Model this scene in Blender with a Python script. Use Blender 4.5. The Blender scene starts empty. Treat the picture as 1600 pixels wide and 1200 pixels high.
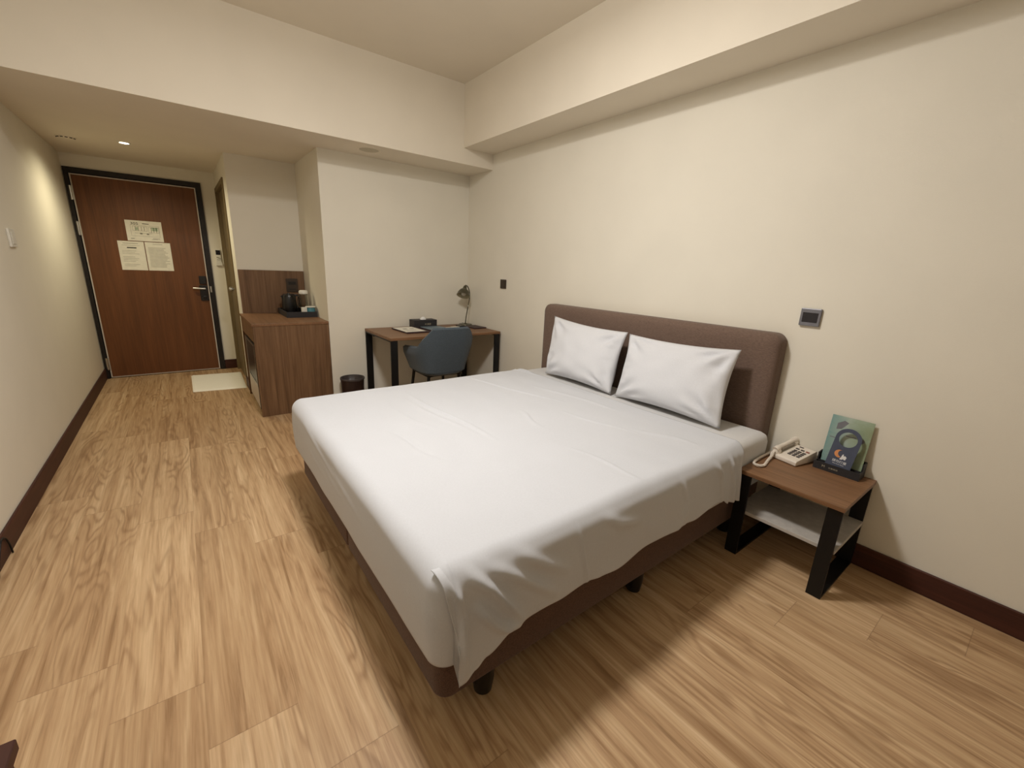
import bpy, bmesh, math, random
from mathutils import Vector, Matrix, noise
random.seed(7)
PI = math.pi
S = bpy.context.scene
COL = S.collection

# ------------------------------------------------------------------ camera, world, exposure
MC = ((0.7958882, 0.5922683, 0.1256194), (-0.6039676, 0.7621916, 0.2329960), (0.0422501, -0.2613088, 0.9643301))
right = Vector((MC[0][0], MC[1][0], MC[2][0])); fwd = Vector((MC[0][1], MC[1][1], MC[2][1])); up = Vector((MC[0][2], MC[1][2], MC[2][2]))
cd = bpy.data.cameras.new('camera'); cam = bpy.data.objects.new('camera', cd); COL.objects.link(cam)
cam.matrix_world = Matrix(((right.x, up.x, -fwd.x, 0.78267), (right.y, up.y, -fwd.y, 0.0), (right.z, up.z, -fwd.z, 1.34172), (0, 0, 0, 1)))
cd.sensor_fit = 'HORIZONTAL'; cd.sensor_width = 36.0; cd.lens = 661.226 / 1600 * 36.0; cd.clip_start = 0.02
S.camera = cam
w = bpy.data.worlds.new('world'); S.world = w; w.use_nodes = True
w.node_tree.nodes['Background'].inputs[0].default_value = (0.02, 0.018, 0.015, 1)
S.view_settings.view_transform = 'Standard'
try: S.view_settings.look = 'None'
except Exception: pass
S.view_settings.gamma = 1.0; S.view_settings.exposure = 0.0; S.view_settings.use_curve_mapping = False
LAMP = (1.42, 1.58, 2.79)
LAMP_POWER = 41.0
DOWN = (0.545, 5.225)
ld = bpy.data.lights.new('ceiling_light', 'AREA'); ld.shape = 'DISK'; ld.size = 0.34; ld.energy = LAMP_POWER; ld.color = (1.0, 0.968, 0.935)
lo = bpy.data.objects.new('ceiling_light', ld); COL.objects.link(lo); lo.location = LAMP
pd = bpy.data.lights.new('ceiling_light_glow', 'POINT'); pd.energy = 22.0; pd.shadow_soft_size = 0.16; pd.color = (1.0, 0.968, 0.935)
po = bpy.data.objects.new('ceiling_light_glow', pd); COL.objects.link(po); po.location = (LAMP[0], LAMP[1], 2.62)
sd = bpy.data.lights.new('downlight_beam', 'SPOT'); sd.energy = 44; sd.color = (1.0, 0.90, 0.62); sd.spot_size = math.radians(158); sd.spot_blend = 0.9; sd.shadow_soft_size = 0.03
so = bpy.data.objects.new('downlight_beam', sd); COL.objects.link(so); so.location = (DOWN[0], DOWN[1], 2.225)

# ------------------------------------------------------------------ room measures
W, D = 3.278, 6.22
YB, Z1, Z2, XS, H = 3.651, 2.244, 2.376, 2.958, 2.875
YC, YE, XD, XB = 4.936, 4.077, 1.808, 1.225
ZC, ZP, BH = 0.8146, 1.23, 0.112
YN = -1.7

# ------------------------------------------------------------------ mesh helpers
def nb(): return bmesh.new()
def box(bm, x0, x1, y0, y1, z0, z1, mi=0):
    vs = [bm.verts.new(p) for p in ((x0,y0,z0),(x1,y0,z0),(x1,y1,z0),(x0,y1,z0),(x0,y0,z1),(x1,y0,z1),(x1,y1,z1),(x0,y1,z1))]
    fs = [(0,3,2,1),(4,5,6,7),(0,1,5,4),(1,2,6,5),(2,3,7,6),(3,0,4,7)]
    for f in fs:
        fc = bm.faces.new([vs[i] for i in f]); fc.material_index = mi
    return vs
def bev(bm, off, seg=2):
    bmesh.ops.bevel(bm, geom=bm.edges[:], offset=off, segments=seg, affect='EDGES', profile=0.5)
    return bm
def rbox(x0, x1, y0, y1, z0, z1, off=0.003, seg=2):
    bm = nb(); box(bm, x0, x1, y0, y1, z0, z1); return bev(bm, off, seg)
def frame_from(d):
    d = d.normalized(); a = Vector((0,0,1)) if abs(d.z) < 0.9 else Vector((1,0,0))
    u = d.cross(a).normalized(); return u, d.cross(u).normalized()
def tube(bm, pts, r, n=10, mi=0, caps=True):
    pts = [Vector(p) for p in pts]; rings = []
    rr = r if isinstance(r, (list, tuple)) else [r]*len(pts)
    u = None
    for i, p in enumerate(pts):
        d = (pts[min(i+1, len(pts)-1)] - pts[max(i-1, 0)]).normalized()
        if u is None: u, v = frame_from(d)
        else:
            u = (u - d*u.dot(d)).normalized(); v = d.cross(u)
        rings.append([bm.verts.new(p + (u*math.cos(2*PI*k/n) + v*math.sin(2*PI*k/n))*rr[i]) for k in range(n)])
    for a, b in zip(rings, rings[1:]):
        for k in range(n):
            f = bm.faces.new((a[k], a[(k+1) % n], b[(k+1) % n], b[k])); f.material_index = mi
    if caps:
        bm.faces.new(rings[0][::-1]).material_index = mi; bm.faces.new(rings[-1]).material_index = mi
def lathe(bm, prof, n=32, M=None, mi=0):
    M = M or Matrix.Identity(4); rings = []
    for r, z in prof:
        if r < 1e-6: rings.append([bm.verts.new(M @ Vector((0,0,z)))])
        else: rings.append([bm.verts.new(M @ Vector((r*math.cos(2*PI*k/n), r*math.sin(2*PI*k/n), z))) for k in range(n)])
    for a, b in zip(rings, rings[1:]):
        for k in range(n):
            A, B = a[k % len(a)], a[(k+1) % len(a)]; Cc, Dd = b[(k+1) % len(b)], b[k % len(b)]
            vs = []
            for q in (A, B, Cc, Dd):
                if q not in vs: vs.append(q)
            if len(vs) > 2:
                f = bm.faces.new(vs); f.material_index = mi
def prism(bm, pts, M, t, mi=0):
    """outline in local xy, extruded t along local z, placed by M"""
    a = [bm.verts.new(M @ Vector((x, y, 0))) for x, y in pts]; b = [bm.verts.new(M @ Vector((x, y, t))) for x, y in pts]
    bm.faces.new(a[::-1]).material_index = mi; bm.faces.new(b).material_index = mi
    n = len(pts)
    for i in range(n):
        bm.faces.new((a[i], a[(i+1) % n], b[(i+1) % n], b[i])).material_index = mi
def arc(cx, cy, r, a0, a1, n): return [(cx + r*math.cos(a0+(a1-a0)*i/n), cy + r*math.sin(a0+(a1-a0)*i/n)) for i in range(n+1)]
def rrect(x0, x1, y0, y1, r, n=5):
    return arc(x1-r, y0+r, r, -PI/2, 0, n) + arc(x1-r, y1-r, r, 0, PI/2, n) + arc(x0+r, y1-r, r, PI/2, PI, n) + arc(x0+r, y0+r, r, PI, 1.5*PI, n)
def T(x, y, z, rz=0, ry=0, rx=0):
    return Matrix.Translation((x, y, z)) @ Matrix.Rotation(rz, 4, 'Z') @ Matrix.Rotation(ry, 4, 'Y') @ Matrix.Rotation(rx, 4, 'X')
def crom(pts, n=8):
    P = [Vector(p) for p in pts]; P = [P[0]] + P + [P[-1]]; out = []
    for i in range(1, len(P)-2):
        for k in range(n):
            t = k/n; a, b, c, d = P[i-1], P[i], P[i+1], P[i+2]
            out.append(0.5*((2*b) + (c-a)*t + (2*a-5*b+4*c-d)*t*t + (3*b-a-3*c+d)*t**3))
    out.append(P[-2]); return out

ORG = {}
def obj(name, bm, mats, parent=None, smooth=False, recalc=True):
    if recalc: bmesh.ops.recalc_face_normals(bm, faces=bm.faces[:])
    me = bpy.data.meshes.new(name)
    off = ORG.get(parent.name, Vector()) if parent is not None else Vector()
    if off.length > 0: bmesh.ops.translate(bm, verts=bm.verts[:], vec=-off)
    bm.to_mesh(me); bm.free()
    if not isinstance(mats, (list, tuple)): mats = [mats]
    for m in mats: me.materials.append(m)
    if smooth:
        me.polygons.foreach_set('use_smooth', [True]*len(me.polygons))
        try: me.set_sharp_from_angle(angle=math.radians(35))
        except Exception: pass
    o = bpy.data.objects.new(name, me); COL.objects.link(o)
    if parent is not None:
        o.parent = parent; ORG[o.name] = off
    return o
def tag(o, label, cat, group=None, kind=None):
    o['label'] = label; o['category'] = cat
    if group: o['group'] = group
    if kind: o['kind'] = kind
    return o
def thing(name, label, cat, loc, rot=None, group=None, kind=None):
    """an Empty at the thing's base; without rot the parts are given in world coordinates"""
    o = bpy.data.objects.new(name, None); COL.objects.link(o); o.location = loc; o.empty_display_size = 0.1
    if rot is not None: o.rotation_euler = rot; ORG[o.name] = Vector()
    else: ORG[o.name] = Vector(loc)
    return tag(o, label, cat, group, kind)
def struct(name, bm, m, label, cat, **k):
    o = obj(name, bm, m, **k); return tag(o, label, cat, kind='structure')

# ------------------------------------------------------------------ materials
def lin(c): return tuple(((v/255)/12.92 if v/255 <= 0.04045 else (((v/255)+0.055)/1.055)**2.4) for v in c[:3]) + (1,)
class N:
    def __init__(s, name, rough=0.6, spec=0.5, metal=0.0):
        s.m = bpy.data.materials.new(name); s.m.use_nodes = True; s.t = s.m.node_tree; s.b = s.t.nodes['Principled BSDF']
        s.b.inputs['Roughness'].default_value = rough; s.b.inputs['Specular IOR Level'].default_value = spec; s.b.inputs['Metallic'].default_value = metal
    def n(s, typ, **k):
        x = s.t.nodes.new(typ)
        for a, v in k.items(): setattr(x, a, v)
        return x
    def l(s, a, b): s.t.links.new(a, b)
    def math(s, op, a, b=None, c=None):
        x = s.n('ShaderNodeMath', operation=op)
        for i, v in enumerate((a, b, c)):
            if v is None: continue
            if isinstance(v, (int, float)): x.inputs[i].default_value = v
            else: s.l(v, x.inputs[i])
        return x.outputs[0]
    def co(s, scale=(1,1,1), src='Object'):
        tc = s.n('ShaderNodeTexCoord'); mp = s.n('ShaderNodeMapping'); mp.inputs['Scale'].default_value = scale
        s.l(tc.outputs[src], mp.inputs['Vector']); return mp.outputs['Vector']
    def noise(s, vec, scale, detail=3, rough=0.5, dist=0.0):
        x = s.n('ShaderNodeTexNoise'); x.inputs['Scale'].default_value = scale; x.inputs['Detail'].default_value = detail
        x.inputs['Roughness'].default_value = rough; x.inputs['Distortion'].default_value = dist; s.l(vec, x.inputs['Vector']); return x.outputs['Fac']
    def ramp(s, fac, stops):
        x = s.n('ShaderNodeValToRGB'); e = x.color_ramp.elements
        while len(e) < len(stops): e.new(0.5)
        for i, (p, c) in enumerate(stops): e[i].position = p; e[i].color = lin(c)
        s.l(fac, x.inputs['Fac']); return x.outputs['Color']
    def mix(s, fac, a, b, blend='MIX'):
        x = s.n('ShaderNodeMix', data_type='RGBA', blend_type=blend)
        for i, v in ((0, fac), (6, a), (7, b)):
            if isinstance(v, (int, float)): x.inputs[i].default_value = v
            elif isinstance(v, tuple): x.inputs[i].default_value = v
            else: s.l(v, x.inputs[i])
        return x.outputs[2]
    def bump(s, h, strength=0.2, dist=0.002):
        x = s.n('ShaderNodeBump'); x.inputs['Strength'].default_value = strength; x.inputs['Distance'].default_value = dist
        s.l(h, x.inputs['Height']); s.l(x.outputs['Normal'], s.b.inputs['Normal'])
    def col(s, c):
        if isinstance(c, tuple): s.b.inputs['Base Color'].default_value = c
        else: s.l(c, s.b.inputs['Base Color'])
        return s
def plain(name, c, rough=0.6, spec=0.4, metal=0.0, var=0.08, scale=30, bump=0.0):
    a = N(name, rough, spec, metal); f = a.noise(a.co(), scale, 3)
    lo_ = tuple(max(0, v*(1-var)) for v in c); hi = tuple(min(255, v*(1+var)) for v in c)
    a.col(a.ramp(f, [(0.3, lo_), (0.7, hi)]))
    if bump: a.bump(f, bump)
    return a.m
def paint(name, c, bump=0.25):
    a = N(name, 0.85, 0.2); v = a.co()
    f = a.noise(v, 3, 2); g = a.noise(v, 420, 2)
    a.col(a.ramp(f, [(0.3, tuple(x*0.985 for x in c)), (0.7, c)])); a.bump(g, bump, 0.0015); return a.m
def fabric(name, c, var=0.12, weave=700, bump=0.35, stretch=(1,1,1), rough=0.95):
    a = N(name, rough, 0.1); v = a.co(stretch)
    f = a.noise(v, weave*0.35, 2, 0.6); g = a.noise(a.co(), 4, 2)
    c1 = a.ramp(f, [(0.3, tuple(x*(1-var) for x in c)), (0.7, tuple(min(255, x*(1+var)) for x in c))])
    a.col(a.mix(0.12, c1, a.ramp(g, [(0.3, tuple(x*0.9 for x in c)), (0.7, c)])))
    a.b.inputs['Sheen Weight'].default_value = 0.15; a.bump(f, bump, 0.001); return a.m
def wood(name, dark, mid, light, axis='z', scale=1.0, rough=0.5, spec=0.35):
    a = N(name, rough, spec)
    st = {'x': (0.9, 14, 14), 'y': (14, 0.9, 14), 'z': (14, 14, 0.9)}[axis]
    v = a.co(tuple(q*scale for q in st)); f = a.noise(v, 1.6, 5, 0.62, 0.6); v2 = a.co(tuple(q*scale*(5 if q > 1 else 1.5) for q in st)); g = a.noise(v2, 1.5, 3, 0.6)
    c1 = a.ramp(f, [(0.28, dark), (0.5, mid), (0.74, light)]); c2 = a.ramp(g, [(0.35, dark), (0.65, light)])
    a.col(a.mix(0.32, c1, c2)); a.bump(g, 0.06, 0.001); return a.m

M_wall = paint('cream_wall_paint', (231, 225, 210))
M_ceil = paint('ceiling_paint', (232, 223, 206))
M_base = wood('dark_baseboard', (52, 26, 18), (66, 34, 24), (82, 44, 32), 'y', 1.0, 0.55)
M_base2 = wood('dark_baseboard_crosswise', (52, 26, 18), (66, 34, 24), (82, 44, 32), 'x', 1.0, 0.55)
M_white = plain('white_plastic', (225, 222, 212), 0.45, 0.4, var=0.02)
M_black = plain('black_metal', (7, 6, 7), 0.5, 0.4, var=0.15)
M_bplast = plain('black_plastic', (18, 16, 17), 0.3, 0.5, var=0.1)
M_steel = plain('brushed_steel', (196, 194, 188), 0.28, 0.5, 1.0, var=0.04, scale=60)
M_dark = plain('dark_grey_leatherette', (44, 42, 44), 0.55, 0.4, var=0.12, scale=220, bump=0.2)
M_paper = plain('white_paper', (226, 222, 208), 0.9, 0.1, var=0.02)
M_ink = plain('printed_ink', (60, 58, 54), 0.9, 0.1, var=0.05)
M_inkg = plain('printed_green_ink', (176, 188, 164), 0.9, 0.1, var=0.05)
M_inkf = plain('printed_pale_ink', (146, 142, 130), 0.9, 0.1, var=0.05)
M_lam = wood('walnut_laminate', (84, 60, 40), (116, 86, 60), (138, 106, 76), 'z', 1.0, 0.5)
M_lamx = wood('walnut_laminate_flat', (98, 69, 46), (126, 91, 62), (146, 109, 78), 'y', 1.0, 0.45)
M_lamx2 = wood('walnut_laminate_desk', (98, 69, 46), (126, 91, 62), (146, 109, 78), 'x', 1.0, 0.45)
M_shelf = plain('pale_grey_shelf_board', (186, 180, 172), 0.7, 0.3, var=0.04)
M_door = wood('red_brown_door_veneer', (86, 52, 27), (103, 63, 33), (119, 74, 41), 'z', 0.9, 0.45)
M_dframe = plain('black_brown_door_frame', (26, 19, 16), 0.5, 0.4, var=0.1)
M_edge = plain('pale_metal_door_edge', (206, 196, 184), 0.5, 0.4, var=0.03)
M_bathdoor = wood('grey_brown_door', (98, 84, 58), (120, 104, 74), (140, 122, 90), 'z', 1.0, 0.6)
M_sheet = fabric('white_cotton_sheet', (204, 206, 211), 0.012, 500, 0.05)
M_pillow = fabric('white_cotton_pillowcase', (216, 217, 221), 0.012, 500, 0.05)
M_matt = fabric('white_fitted_sheet', (216, 215, 214), 0.015, 500, 0.06)
M_taupe = fabric('taupe_upholstery', (112, 93, 82), 0.16, 700, 0.5, (1, 0.3, 3))
M_taupe2 = fabric('taupe_bed_base_fabric', (94, 71, 59), 0.16, 600, 0.4)
M_slate = fabric('slate_blue_upholstery', (78, 87, 95), 0.14, 600, 0.4)
M_mat = plain('cream_towelling', (250, 246, 234), 0.95, 0.1, var=0.015, scale=160, bump=0.08)
M_phone = plain('ivory_phone_plastic', (226, 216, 202), 0.4, 0.45, var=0.02)
M_key = plain('grey_phone_key', (74, 68, 66), 0.5, 0.4, var=0.05)
M_keyred = plain('red_phone_key', (158, 92, 78), 0.5, 0.4, var=0.05)
M_handset = plain('handset_inner_plastic', (150, 140, 126), 0.5, 0.4, var=0.05)
M_plate = plain('grey_switch_plate', (118, 118, 124), 0.35, 0.5, 0.2, var=0.03)
M_brz = plain('dark_bronze_plate', (62, 50, 40), 0.4, 0.5, 0.2, var=0.05)
M_screen = plain('dark_display', (26, 24, 32), 0.15, 0.5, var=0.1)
M_lampm = plain('olive_grey_lamp_metal', (88, 84, 68), 0.35, 0.5, 0.55, var=0.05)
M_lampin = plain('lamp_inner_enamel', (178, 172, 146), 0.5, 0.4, var=0.04)
M_brown = plain('dark_brown_bin', (38, 22, 20), 0.4, 0.45, var=0.1)
M_teal = plain('teal_cup', (70, 124, 136), 0.5, 0.4, var=0.05)
M_bluefold = plain('grey_blue_folder', (112, 128, 138), 0.45, 0.4, var=0.08)
M_card = plain('slate_card', (72, 78, 96), 0.5, 0.35, var=0.04)
M_orange = plain('orange_print', (214, 146, 96), 0.7, 0.2, var=0.03)
M_whitep = plain('white_print', (228, 228, 226), 0.7, 0.2, var=0.01)
M_gold = plain('pale_gold_print', (170, 160, 136), 0.5, 0.4, var=0.03)
M_plum = plain('dark_plum_board', (58, 40, 42), 0.5, 0.35, var=0.1)

def floor_material():
    a = N('oak_vinyl_planks', 0.42, 0.35)
    tc = a.n('ShaderNodeTexCoord'); sp = a.n('ShaderNodeSeparateXYZ'); a.l(tc.outputs['Object'], sp.inputs[0]); X, Y = sp.outputs[0], sp.outputs[1]
    PW, PL = 0.229, 1.21
    cx = a.math('DIVIDE', a.math('SUBTRACT', X, 0.222), PW); ci = a.math('FLOOR', cx); cf = a.math('SUBTRACT', cx, ci)
    ry = a.math('DIVIDE', a.math('ADD', a.math('SUBTRACT', Y, 2.885), a.math('MULTIPLY', ci, 0.245)), PL); ri = a.math('FLOOR', ry); rf = a.math('SUBTRACT', ry, ri)
    cb = a.n('ShaderNodeCombineXYZ'); a.l(ci, cb.inputs[0]); a.l(ri, cb.inputs[1])
    wn = a.n('ShaderNodeTexWhiteNoise', noise_dimensions='2D'); a.l(cb.outputs[0], wn.inputs['Vector'])
    r1 = wn.outputs['Value']; sc = a.n('ShaderNodeSeparateColor'); a.l(wn.outputs['Color'], sc.inputs[0]); r2 = sc.outputs[1]
    def vec(sx, sy, k):
        c = a.n('ShaderNodeCombineXYZ'); a.l(a.math('ADD', a.math('MULTIPLY', X, sx), a.math('MULTIPLY', r1, 37.0*k)), c.inputs[0])
        a.l(a.math('ADD', a.math('MULTIPLY', Y, sy), a.math('MULTIPLY', r2, 23.0*k)), c.inputs[1]); a.l(a.math('MULTIPLY', r1, 9.0), c.inputs[2]); return c.outputs[0]
    broad = a.noise(vec(6.2, 0.90, 1), 1.0, 2.6, 0.5, 0.25)                     # broad figure, folded into growth rings
    ring = a.math('SINE', a.math('MULTIPLY', broad, 100.0)); ring = a.math('MULTIPLY_ADD', ring, 0.5, 0.5)
    ring = a.math('POWER', ring, 2.4)
    mask = a.noise(vec(8.0, 0.8, 2), 1.0, 2, 0.5, 0.2)                        # where the figure is strong
    mk = a.n('ShaderNodeMapRange'); mk.inputs[1].default_value = 0.465; mk.inputs[2].default_value = 0.60; a.l(mask, mk.inputs[0])
    streak = a.noise(vec(30, 1.3, 3), 1.0, 5, 0.62, 0.9)
    fine = a.noise(vec(150, 5.0, 4), 1.0, 3, 0.6, 0.2)
    base = a.ramp(streak, [(0.30, (148, 114, 78)), (0.44, (192, 157, 118)), (0.58, (210, 178, 138)), (0.76, (230, 202, 164))])
    c = a.mix(a.math('MULTIPLY', a.math('MULTIPLY', ring, mk.outputs[0]), 0.60), base, lin((140, 102, 66)))
    lt = a.noise(vec(17, 0.8, 5), 1.0, 3, 0.55, 0.4); lm = a.n('ShaderNodeMapRange'); lm.inputs[1].default_value = 0.58; lm.inputs[2].default_value = 0.72; a.l(lt, lm.inputs[0])
    c = a.mix(a.math('MULTIPLY', lm.outputs[0], 0.62), c, lin((150, 114, 76)))
    c = a.mix(0.16, c, a.ramp(fine, [(0.35, (146, 112, 76)), (0.65, (232, 204, 166))]))
    tone = a.ramp(r2, [(0.0, (232, 226, 220)), (1.0, (255, 255, 255))]); c = a.mix(1.0, c, tone, 'MULTIPLY')
    e1 = a.math('MINIMUM', cf, a.math('SUBTRACT', 1.0, cf)); e2 = a.math('MINIMUM', rf, a.math('SUBTRACT', 1.0, rf))
    g1 = a.math('LESS_THAN', e1, 0.0045); g2 = a.math('LESS_THAN', e2, 0.0011)
    g = a.math('MAXIMUM', a.math('MULTIPLY', g1, 0.12), a.math('MULTIPLY', g2, 0.40))
    c = a.mix(g, c, lin((104, 76, 50))); a.col(c)
    a.bump(a.math('SUBTRACT', fine, g), 0.05, 0.001)
    return a.m
M_floor = floor_material()
def emit(name, c, s):
    a = N(name); a.b.inputs['Emission Color'].default_value = lin(c); a.b.inputs['Emission Strength'].default_value = s; a.col(lin(c)); return a.m
M_glow = emit('lit_lamp_glass', (255, 240, 214), 14)
def glass(name, tint=(235, 235, 230), rough=0.03):
    a = N(name, rough, 0.5); a.b.inputs['Transmission Weight'].default_value = 1.0; a.b.inputs['IOR'].default_value = 1.2; a.col(lin(tint)); return a.m
M_glass = glass('clear_glass')
def film():
    a = N('translucent_bin_liner', 0.35, 0.5); a.col(lin((96, 88, 86))); a.b.inputs['Alpha'].default_value = 0.5; return a.m
M_film = film()
def leaflet():
    a = N('green_leaflet_print', 0.4, 0.4); v = a.co(); sp = a.n('ShaderNodeSeparateXYZ'); a.l(v, sp.inputs[0])
    f = a.noise(v, 14, 3, 0.6, 0.8)
    t = a.math('ADD', a.math('MULTIPLY', sp.outputs[0], 4.2), a.math('MULTIPLY', a.math('SUBTRACT', f, 0.5), 0.5))
    a.col(a.ramp(t, [(0.0, (126, 160, 156)), (0.30, (172, 186, 172)), (0.55, (150, 166, 140)), (0.8, (134, 144, 108))])); return a.m
M_leaf = leaflet()

def text_mesh(s, size, M, mat, name, parent, ext=0.0003, align='CENTER', squash=1.0):
    cu = bpy.data.curves.new('t', 'FONT'); cu.body = s; cu.size = size; cu.extrude = ext; cu.align_x = align; cu.align_y = 'CENTER'
    cu.resolution_u = 3
    to = bpy.data.objects.new('t', cu); COL.objects.link(to); dg = bpy.context.evaluated_depsgraph_get()
    me = bpy.data.meshes.new_from_object(to.evaluated_get(dg)); bm = nb(); bm.from_mesh(me)
    bpy.data.objects.remove(to); bpy.data.curves.remove(cu); bpy.data.meshes.remove(me)
    for v in bm.verts: v.co.x *= squash
    bmesh.ops.transform(bm, matrix=M, verts=bm.verts[:])
    for f in bm.faces: f.material_index = 0
    return obj(name, bm, mat, parent, recalc=False)

# ------------------------------------------------------------------ room shell
bm = nb(); box(bm, -0.12, W+0.12, YN-0.12, D+0.12, -0.1, 0.0); struct('floor', bm, M_floor, 'light oak vinyl plank floor running to the entry door', 'floor')
bm = nb(); box(bm, -0.12, W+0.12, YN-0.12, D+0.12, H, H+0.1); struct('ceiling', bm, M_ceil, 'plain cream ceiling above the bed', 'ceiling')
bm = nb(); box(bm, -0.12, 0, YN, D, 0, H); struct('wall_left', bm, M_wall, 'long cream wall on the left of the walkway', 'wall')
bm = nb(); box(bm, W, W+0.12, YN, D, 0, H); struct('wall_right', bm, M_wall, 'cream wall behind the headboard', 'wall')
bm = nb(); box(bm, -0.12, W+0.12, YN-0.12, YN, 0, H); struct('wall_back', bm, M_wall, 'cream wall behind the camera', 'wall')
bm = nb(); box(bm, 1.09, XB, D, D+0.12, 0, Z1); box(bm, 0, 1.09, D, D+0.12, 2.12, Z1); box(bm, -0.12, 0.007, D, D+0.12, 0, 2.12)
struct('wall_front', bm, M_wall, 'short cream wall around the entry door', 'wall')
bm = nb(); box(bm, XB, W, YC, YC+0.1, 0, Z1); struct('wall_alcove', bm, M_wall, 'cream back wall of the minibar alcove', 'wall')
bm = nb(); box(bm, XB, XB+0.1, YC+0.1, 5.24, 0, Z1); box(bm, XB, XB+0.1, 6.16, D+0.12, 0, Z1); box(bm, XB, XB+0.1, 5.24, 6.16, 2.06, Z1)
struct('wall_bathroom', bm, M_wall, 'cream side wall holding the bathroom door', 'wall')
bm = nb(); box(bm, XD, W, YE, YC, 0, Z1); struct('wall_desk', bm, M_wall, 'cream wall behind the writing desk', 'wall')
bm = nb(); box(bm, 0, W, YB, D, Z1, H); struct('trim_1', bm, M_ceil, 'lowered soffit over the entry and desk', 'soffit')
bm = nb(); box(bm, XS, W, YN, YB, Z2, H); struct('trim_2', bm, M_ceil, 'boxed beam running above the headboard wall', 'beam')
def baseboard(name, x0, x1, y0, y1, m, label):
    bm = nb(); box(bm, x0, x1, y0, y1, 0, BH); bev(bm, 0.003, 1); struct(name, bm, m, label, 'baseboard')
baseboard('baseboard_left', 0, 0.013, YN, D, M_base, 'dark brown baseboard along the left wall')
baseboard('baseboard_right', W-0.013, W, YN, YE, M_base, 'dark brown baseboard below the headboard wall')
baseboard('baseboard_desk', XD, W-0.013, YE-0.013, YE, M_base2, 'dark brown baseboard behind the desk')
baseboard('baseboard_front', 1.092, XB, D-0.013, D, M_base2, 'short dark baseboard between the two doors')
baseboard('baseboard_back', 0.013, W-0.013, YN, YN+0.013, M_base2, 'dark brown baseboard behind the camera')
baseboard('baseboard_bathroom', XB-0.012, XB, YC+0.0, 5.22, M_base, 'dark baseboard stub beside the bathroom door')

# ------------------------------------------------------------------ entry door
t = thing('door_1', 'reddish brown wooden entry door with three paper notices', 'door', (0.55, D, 0), kind='structure')
bm = nb(); FW = 0.03
for (x0, x1, z0, z1) in ((0.007, 0.007+FW, 0, 2.12), (1.09-0.045, 1.09, 0, 2.12), (0.007+FW, 1.09-0.045, 2.12-0.047, 2.12)):
    box(bm, x0, x1, D-0.018, D+0.1, z0, z1)
obj('door_frame', bm, M_dframe, t)
bm = rbox(0.044, 1.038, D-0.006, D+0.045, 0.008, 2.066, 0.002, 1); obj('door_edge', bm, M_edge, t)
bm = rbox(0.056, 1.026, D-0.010, D+0.02, 0.02, 2.054, 0.002, 1); obj('door_panel', bm, M_door, t)
for z0 in (0.10, 1.49, 1.82):
    bm = nb(); tube(bm, [(0.034, D-0.022, z0), (0.034, D-0.022, z0+0.13)], 0.009, 10); box(bm, 0.034, 0.052, D-0.02, D-0.006, z0, z0+0.13); obj('hinge', bm, M_steel, t)
bm = rbox(0.952, 1.018, D-0.034, D-0.010, 1.025, 1.115, 0.004); obj('lock_box', bm, M_bplast, t)
lk = rbox(0.945, 1.022, D-0.024, D-0.010, 0.835, 1.01, 0.005); lk = obj('handle_plate', lk, M_bplast, t)
bm = nb(); lathe(bm, [(0, 0), (0.017, 0), (0.017, 0.018), (0, 0.02)], 20, T(0.985, D-0.024, 0.875, rx=PI/2)); obj('thumb_turn', bm, M_bplast, lk)
bm = nb(); tube(bm, [(0.993, D-0.02, 0.975), (0.993, D-0.06, 0.975)], 0.011, 12); tube(bm, crom([(0.998, D-0.062, 0.975), (0.95, D-0.064, 0.976), (0.885, D-0.058, 0.979)], 5), 0.0115, 12); obj('door_handle', bm, M_steel, t, smooth=True)
bm = rbox(1.046, 1.062, D-0.022, D-0.017, 0.93, 1.0, 0.001, 1); obj('strike_plate', bm, M_steel, t)

# notices on the door (each one a sheet of its own)
YP = D-0.0105
def paper(x0, x1, z0, z1, label):
    bm = nb(); box(bm, x0, x1, YP-0.0008, YP, z0, z1); o = obj('paper_notice', bm, M_paper); o.location = (0, 0, 0)
    return tag(o, label, 'notice', 'paper notices on the entry door')
def ink(rects, parent, m=M_ink, name='print'):
    bm = nb()
    for (x0, x1, z0, z1) in rects: box(bm, x0, x1, YP-0.0012, YP-0.0009, z0, z1)
    obj(name, bm, m, parent)
MX = Matrix.Rotation(PI/2, 4, 'X')
p1 = paper(0.392, 0.690, 1.466, 1.672, 'landscape evacuation plan sheet, topmost notice on the door')
text_mesh('305', 0.034, Matrix.Translation((0.466, YP-0.0014, 1.640)) @ MX, M_ink, 'room_number', p1, squash=1.3)
ink([(0.53, 0.585, 1.640, 1.646)], p1, name='caption'); ink([(0.42, 0.45, 1.487, 1.491)], p1, name='caption')
wl = []
def rect_outline(x0, x1, z0, z1, t=0.0022): return [(x0, x1, z0, z0+t), (x0, x1, z1-t, z1), (x0, x0+t, z0, z1), (x1-t, x1, z0, z1)]
for i in range(5): wl += rect_outline(0.445+i*0.024, 0.469+i*0.024, 1.568, 1.615)
for i in range(4): wl += rect_outline(0.575+i*0.022, 0.597+i*0.022, 1.556, 1.610)
wl += rect_outline(0.43, 0.665, 1.515, 1.625, 0.0018) + [(0.46, 0.60, 1.545, 1.548), (0.50, 0.52, 1.535, 1.550), (0.555, 0.575, 1.532, 1.547)]
ink(wl, p1, M_inkf, 'floor_plan')
ink([(0.60, 0.655, 1.575, 1.612)], p1, M_inkg, 'floor_plan_zone'); ink([(0.47, 0.49, 1.575, 1.605)], p1, M_inkg, 'floor_plan_zone')
ink([(0.60, 0.66, 1.494, 1.499), (0.59, 0.64, 1.486, 1.489)], p1, M_inkf, 'legend')
p2 = paper(0.305, 0.5155, 1.163, 1.4585, 'portrait typed notice, lower left of the three door papers')
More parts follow.
